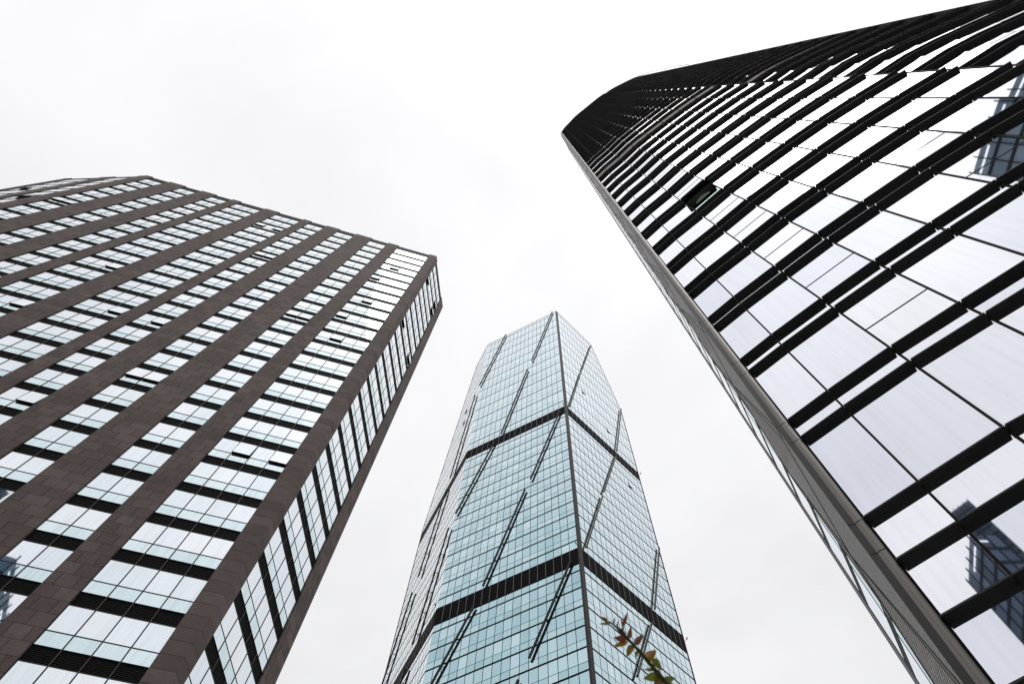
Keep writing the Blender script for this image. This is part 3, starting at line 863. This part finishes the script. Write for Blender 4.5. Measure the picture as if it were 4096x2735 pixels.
for k in range(-8, 74):
    z0 = (ff + k / 2) * PF + EYE; z1 = z0 + .41 * PF; z2 = z0 + PF / 2
    if z0 < .3 or z2 > RTOP: continue
    wm = w0.lerp(w1, .22); ws = w0.lerp(w1, .60)
    mb = MB(); mb.poly([(*wm.xy, z0), (*w1.xy, z0), (*w1.xy, z1), (*wm.xy, z1)], 0, None, random.random())
    mb.poly([(*w0.xy, z0), (*wm.xy, z0), (*wm.xy, z1), (*w0.xy, z1)], 1, None, random.random())
    mb.beam((*wm.xy, z0), (*wm.xy, z1), dv(FL) * .02, fn_ * .004, 2)
    mb.beam((*w0.xy, z0), (*w1.xy, z0), Vector((0, 0, .03)), fn_ * .004, 2); mb.beam((*w0.xy, z1), (*w1.xy, z1), Vector((0, 0, .03)), fn_ * .004, 2)
    mb.poly([(*w0.xy, z1 + .03), (*w1.xy, z1 + .03), (*w1.xy, z2 - .03), (*w0.xy, z2 - .03)], 3)
    mb.build('side_window', [SGL, SBL, R_MUL, R_PAN], tower_r)
# body
cpts = [S1.G[0] - S1.vn[0] * .3 + (S1.O[1] - S1.O[0]).normalized() * .25]
cpts += [S1.G[i] - S1.vn[i] * 1.9 for i in range(1, S1.nb)]
i, n = OPEN_WIN
cpts += [S1.G[-1] - S1.vn[-1] * .4 - d1 * .2]
cpts += [S1.G[-1] - S1.vn[-1] * 12, m2 + dv(FL) * -.4 - fn_ * 6, m2 - fn_ * .5 - dv(FL) * .2, q2 - fn_ * .6 + dv(FL) * .2]
cb = core('building_core', tower_r, [xy(p) for p in cpts], 0, 41.0 * PF)
cpts2 = [S2.G[i] - S2.vn[i] * .35 for i in range(S2.nb)] + [S2.G[-1] - S2.vn[-1] * .4 - d2 * .2, S2.G[-1] - S2.vn[-1] * 16, S2.G[0] - S2.vn[0] * 14]
core('building_core', tower_r, [xy(p) for p in cpts2], 0, 49.6 * PF)

# ================================================================== 4. two towers behind the camera, seen as reflections
def office(name, label, cx, cy, az, w, d, h, storey, tint, tint2, stair=0):
    root = thing(name, (cx, cy, 0), label, 'building', 'towers seen only as reflections')
    name = label.split(' glass')[0].split(' tower')[0]
    gl = glass(name + ' glass', tint, tint2, rough=.4)
    nodes(gl)[2].inputs['Metallic'].default_value = 0; nodes(gl)[2].inputs['Specular IOR Level'].default_value = .12
    fm = mat(name + ' frame', (.03, .034, .042), .7, 0, .1)
    lt = mat(name + ' lit strip', (.8, .82, .85), .5)
    nodes(lt)[2].inputs['Emission Color'].default_value = (.9, .95, 1, 1); nodes(lt)[2].inputs['Emission Strength'].default_value = .9
    a = R(az); dx, dy = Vector((math.cos(a), math.sin(a), 0)), Vector((-math.sin(a), math.cos(a), 0))
    c = Vector((cx, cy, 0))
    body = MB(); fr_ = MB(); li = MB()
    nst = int(h / storey); h = nst * storey + 1.0
    ring = [(-w / 2, -d / 2), (w / 2, -d / 2), (w / 2, d / 2), (-w / 2, d / 2)]
    for e in range(4):
        p, q = ring[e], ring[(e + 1) % 4]
        P, Q = c + dx * p[0] + dy * p[1], c + dx * q[0] + dy * q[1]
        npn = max(4, int((Q - P).length / 2.4))
        nn_ = (Q - P).normalized().cross(Vector((0, 0, 1)))
        for s in range(nst):
            for k in range(npn):
                A_, B_ = P.lerp(Q, k / npn), P.lerp(Q, (k + 1) / npn)
                if stair and s > nst - 1 - (k * 7 + e * 3) % stair: continue
                body.poly([A_ + Vector((0, 0, s * storey)), B_ + Vector((0, 0, s * storey)), B_ + Vector((0, 0, (s + 1) * storey)), A_ + Vector((0, 0, (s + 1) * storey))], 0, None, random.random())
            fr_.beam(P + Vector((0, 0, s * storey)), Q + Vector((0, 0, s * storey)), nn_ * .12, Vector((0, 0, .35)))
            if s % 5 == 2 and s > nst - 14:
                for k in range(1, npn - 1, 4):
                    A_, B_ = P.lerp(Q, (k + .2) / npn), P.lerp(Q, (k + 2.4) / npn)
                    z = Vector((0, 0, s * storey + 2.2)); li.beam(A_ + z, B_ + z, nn_ * .1, Vector((0, 0, .22)))
        for k in range(npn + 1):
            A_ = P.lerp(Q, k / npn); fr_.beam(A_, A_ + Vector((0, 0, h)), nn_ * .12, (Q - P).normalized() * .10)
    body.build('glass_wall', gl, root); fr_.build('wall_frame', fm, root)
    if li.f: li.build('lit_strip', lt, root)
    ir = [c + dx * (x * .97) + dy * (y * .97) for x, y in ring]
    core('building_core', root, [xy(p) for p in ir], 0, h - storey * (stair + 1) * .9, CORE)
    return root
office('office_tower', 'blue-grey glass tower mirrored in the upper right panes of the finned tower', 36, -65, 11, 28, 20, 119, 4.2, (.13, .19, .26), (.30, .40, .48))
office('office_tower', 'dark slab tower with lit strips, mirrored in the lower right panes of the finned tower', -146, -210, 147, 50, 30, 273, 4.6, (.035, .055, .075), (.08, .11, .15))
office('office_tower', 'deep blue tower with lit strips, mirrored in the lower left windows of the granite tower', -64, -84, 12, 24, 20, 119, 4.2, (.05, .085, .14), (.16, .23, .34))

# ================================================================== 5. the sprig of a shrub near the lens
shrub = thing('shrub', (0.30, 1.25, 0), 'thin green stem with young red and green leaves rising at the bottom of the picture', 'plant')
def leafmat(name, c, c2):
    m = mat(name, c, .45, 0, .4); n, l, b = nodes(m)
    t = n.new('ShaderNodeTexNoise'); t.inputs['Scale'].default_value = 60; t.inputs['Detail'].default_value = 3
    g_ = n.new('ShaderNodeNewGeometry'); l.new(g_.outputs['Position'], t.inputs['Vector'])
    mx = n.new('ShaderNodeMixRGB'); mx.inputs[1].default_value = (*c, 1); mx.inputs[2].default_value = (*c2, 1)
    r_ = n.new('ShaderNodeMapRange'); r_.inputs['From Min'].default_value = .35; r_.inputs['From Max'].default_value = .65
    l.new(t.outputs['Fac'], r_.inputs[0]); l.new(r_.outputs[0], mx.inputs[0]); l.new(mx.outputs[0], b.inputs['Base Color'])
    tr = n.new('ShaderNodeBsdfTranslucent'); l.new(mx.outputs[0], tr.inputs['Color'])
    ms = n.new('ShaderNodeMixShader'); ms.inputs[0].default_value = .55
    o_ = n['Material Output']; l.new(b.outputs[0], ms.inputs[1]); l.new(tr.outputs[0], ms.inputs[2]); l.new(ms.outputs[0], o_.inputs['Surface'])
    return m
LM = {  # young leaves, thin enough to glow
 'g': leafmat('green leaf', (.20, .22, .03), (.12, .14, .02)), 'd': leafmat('dark red leaf', (.26, .075, .04), (.14, .05, .03)),
      'r': leafmat('red leaf', (.25, .05, .03), (.14, .04, .025)), 'o': leafmat('orange red leaf', (.48, .22, .02), (.24, .11, .02)),
      'b': leafmat('brown green leaf', (.24, .16, .03), (.14, .09, .02))}
STEM = leafmat('green stem', (.09, .13, .03), (.12, .08, .04))
stem = [(.0784, .8555, .9759), (.0922, .8605, .9701), (.1083, .8696, .9602), (.121, .88, .949), (.135, .8909, .9372), (.1473, .9009, .9252), (.1597, .911, .9131), (.1709, .9202, .9028), (.1822, .9305, .8895), (.199, .951, .864),
        (.225, .995, .76), (.25, 1.06, .55), (.27, 1.13, .2), (.285, 1.2, -.4), (.295, 1.24, -1.1), (.30, 1.25, -1.6)]
mb = MB()
for k in range(len(stem) - 1):
    ra = .0013 + .00036 * k; rb = .0013 + .00036 * (k + 1)
    a, b_ = Vector(stem[k]) + Vector((0, 0, EYE)), Vector(stem[k + 1]) + Vector((0, 0, EYE))
    mb.bar(a, b_ + (b_ - a).normalized() * ra * .3, ra, 8, 0, rb)
stem_o = mb.build('stem', STEM, shrub, True)
mb = MB()
for a, b_ in (((.110, .8705, .959), (.113, .868, .964)), ((.113, .868, .964), (.114, .863, .973)), ((.113, .868, .964), (.1125, .868, .975))):
    mb.bar(Vector(a) + Vector((0, 0, EYE)), Vector(b_) + Vector((0, 0, EYE)), .0011, 6)
mb.build('twig', STEM, stem_o)
leaves = [((0.086, 0.858, 0.973), (0.079, 0.867, 0.992), 0.0060, 'o'), ((0.089, 0.861, 0.969), (0.076, 0.875, 0.985), 0.0044, 'g'),
 ((0.116, 0.875, 0.954), (0.102, 0.879, 0.979), 0.0095, 'd'), ((0.117, 0.879, 0.95), (0.099, 0.892, 0.968), 0.0125, 'd'),
 ((0.118, 0.882, 0.948), (0.097, 0.901, 0.959), 0.0095, 'o'), ((0.12, 0.878, 0.951), (0.128, 0.88, 0.976), 0.0095, 'd'),
 ((0.129, 0.884, 0.944), (0.147, 0.887, 0.966), 0.012, 'd'), ((0.126, 0.886, 0.943), (0.117, 0.911, 0.948), 0.0125, 'b'),
 ((0.132, 0.892, 0.936), (0.133, 0.912, 0.945), 0.0072, 'g'), ((0.146, 0.9, 0.927), (0.166, 0.905, 0.947), 0.019, 'o'),
 ((0.159, 0.899, 0.925), (0.172, 0.924, 0.927), 0.0125, 'g'), ((0.158, 0.911, 0.914), (0.146, 0.926, 0.929), 0.006, 'g'),
 ((0.161, 0.912, 0.912), (0.172, 0.931, 0.92), 0.0095, 'b'), ((0.162, 0.919, 0.906), (0.144, 0.935, 0.921), 0.016, 'g'),
 ((0.169, 0.918, 0.905), (0.16, 0.944, 0.909), 0.018, 'b'), ((0.113, 0.868, 0.961), (0.112, 0.868, 0.988), 0.0036, 'r'),
 ((0.114, 0.863, 0.966), (0.122, 0.862, 0.992), 0.0064, 'r'), ((0.096, 0.861, 0.969), (0.101, 0.869, 0.989), 0.0036, 'r'),
 ((0.102, 0.867, 0.963), (0.105, 0.873, 0.984), 0.003, 'r'), ((0.174, 0.922, 0.9), (0.192, 0.932, 0.915), 0.012, 'g'),
 ((0.178, 0.925, 0.895), (0.195, 0.946, 0.9), 0.014, 'g')]
for base, tip, wd, kind in leaves:
    a, b_ = Vector(base) + Vector((0, 0, EYE)), Vector(tip) + Vector((0, 0, EYE))
    near = min((Vector(s) + Vector((0, 0, EYE)) for s in stem[:10]), key=lambda s: (s - a).length)
    d = b_ - a; L_ = d.length; dn_ = d.normalized()
    view = (a - Vector((0, 0, EYE))).normalized()
    side = dn_.cross(view).normalized(); side = (side + view * random.uniform(-.5, .5)).normalized()
    nrm_ = side.cross(dn_)
    mb = MB(); ns = 8; prev = None
    for k in range(ns + 1):
        t = k / ns; wv_ = wd * .52 * (math.sin(math.pi * t ** .8) ** .8) * (1 - .25 * t) + .0003
        c = a + d * t + nrm_ * (-.16 * L_ * t * t)
        cur = [c - side * wv_ + nrm_ * wv_ * .35, c, c + side * wv_ + nrm_ * wv_ * .35]
        if prev:
            mb.poly([prev[0], prev[1], cur[1], cur[0]]); mb.poly([prev[1], prev[2], cur[2], cur[1]])
        prev = cur
    mb.bar(near, a, .0008, 5); 
    mb.build('leaf', LM[kind], shrub, True)
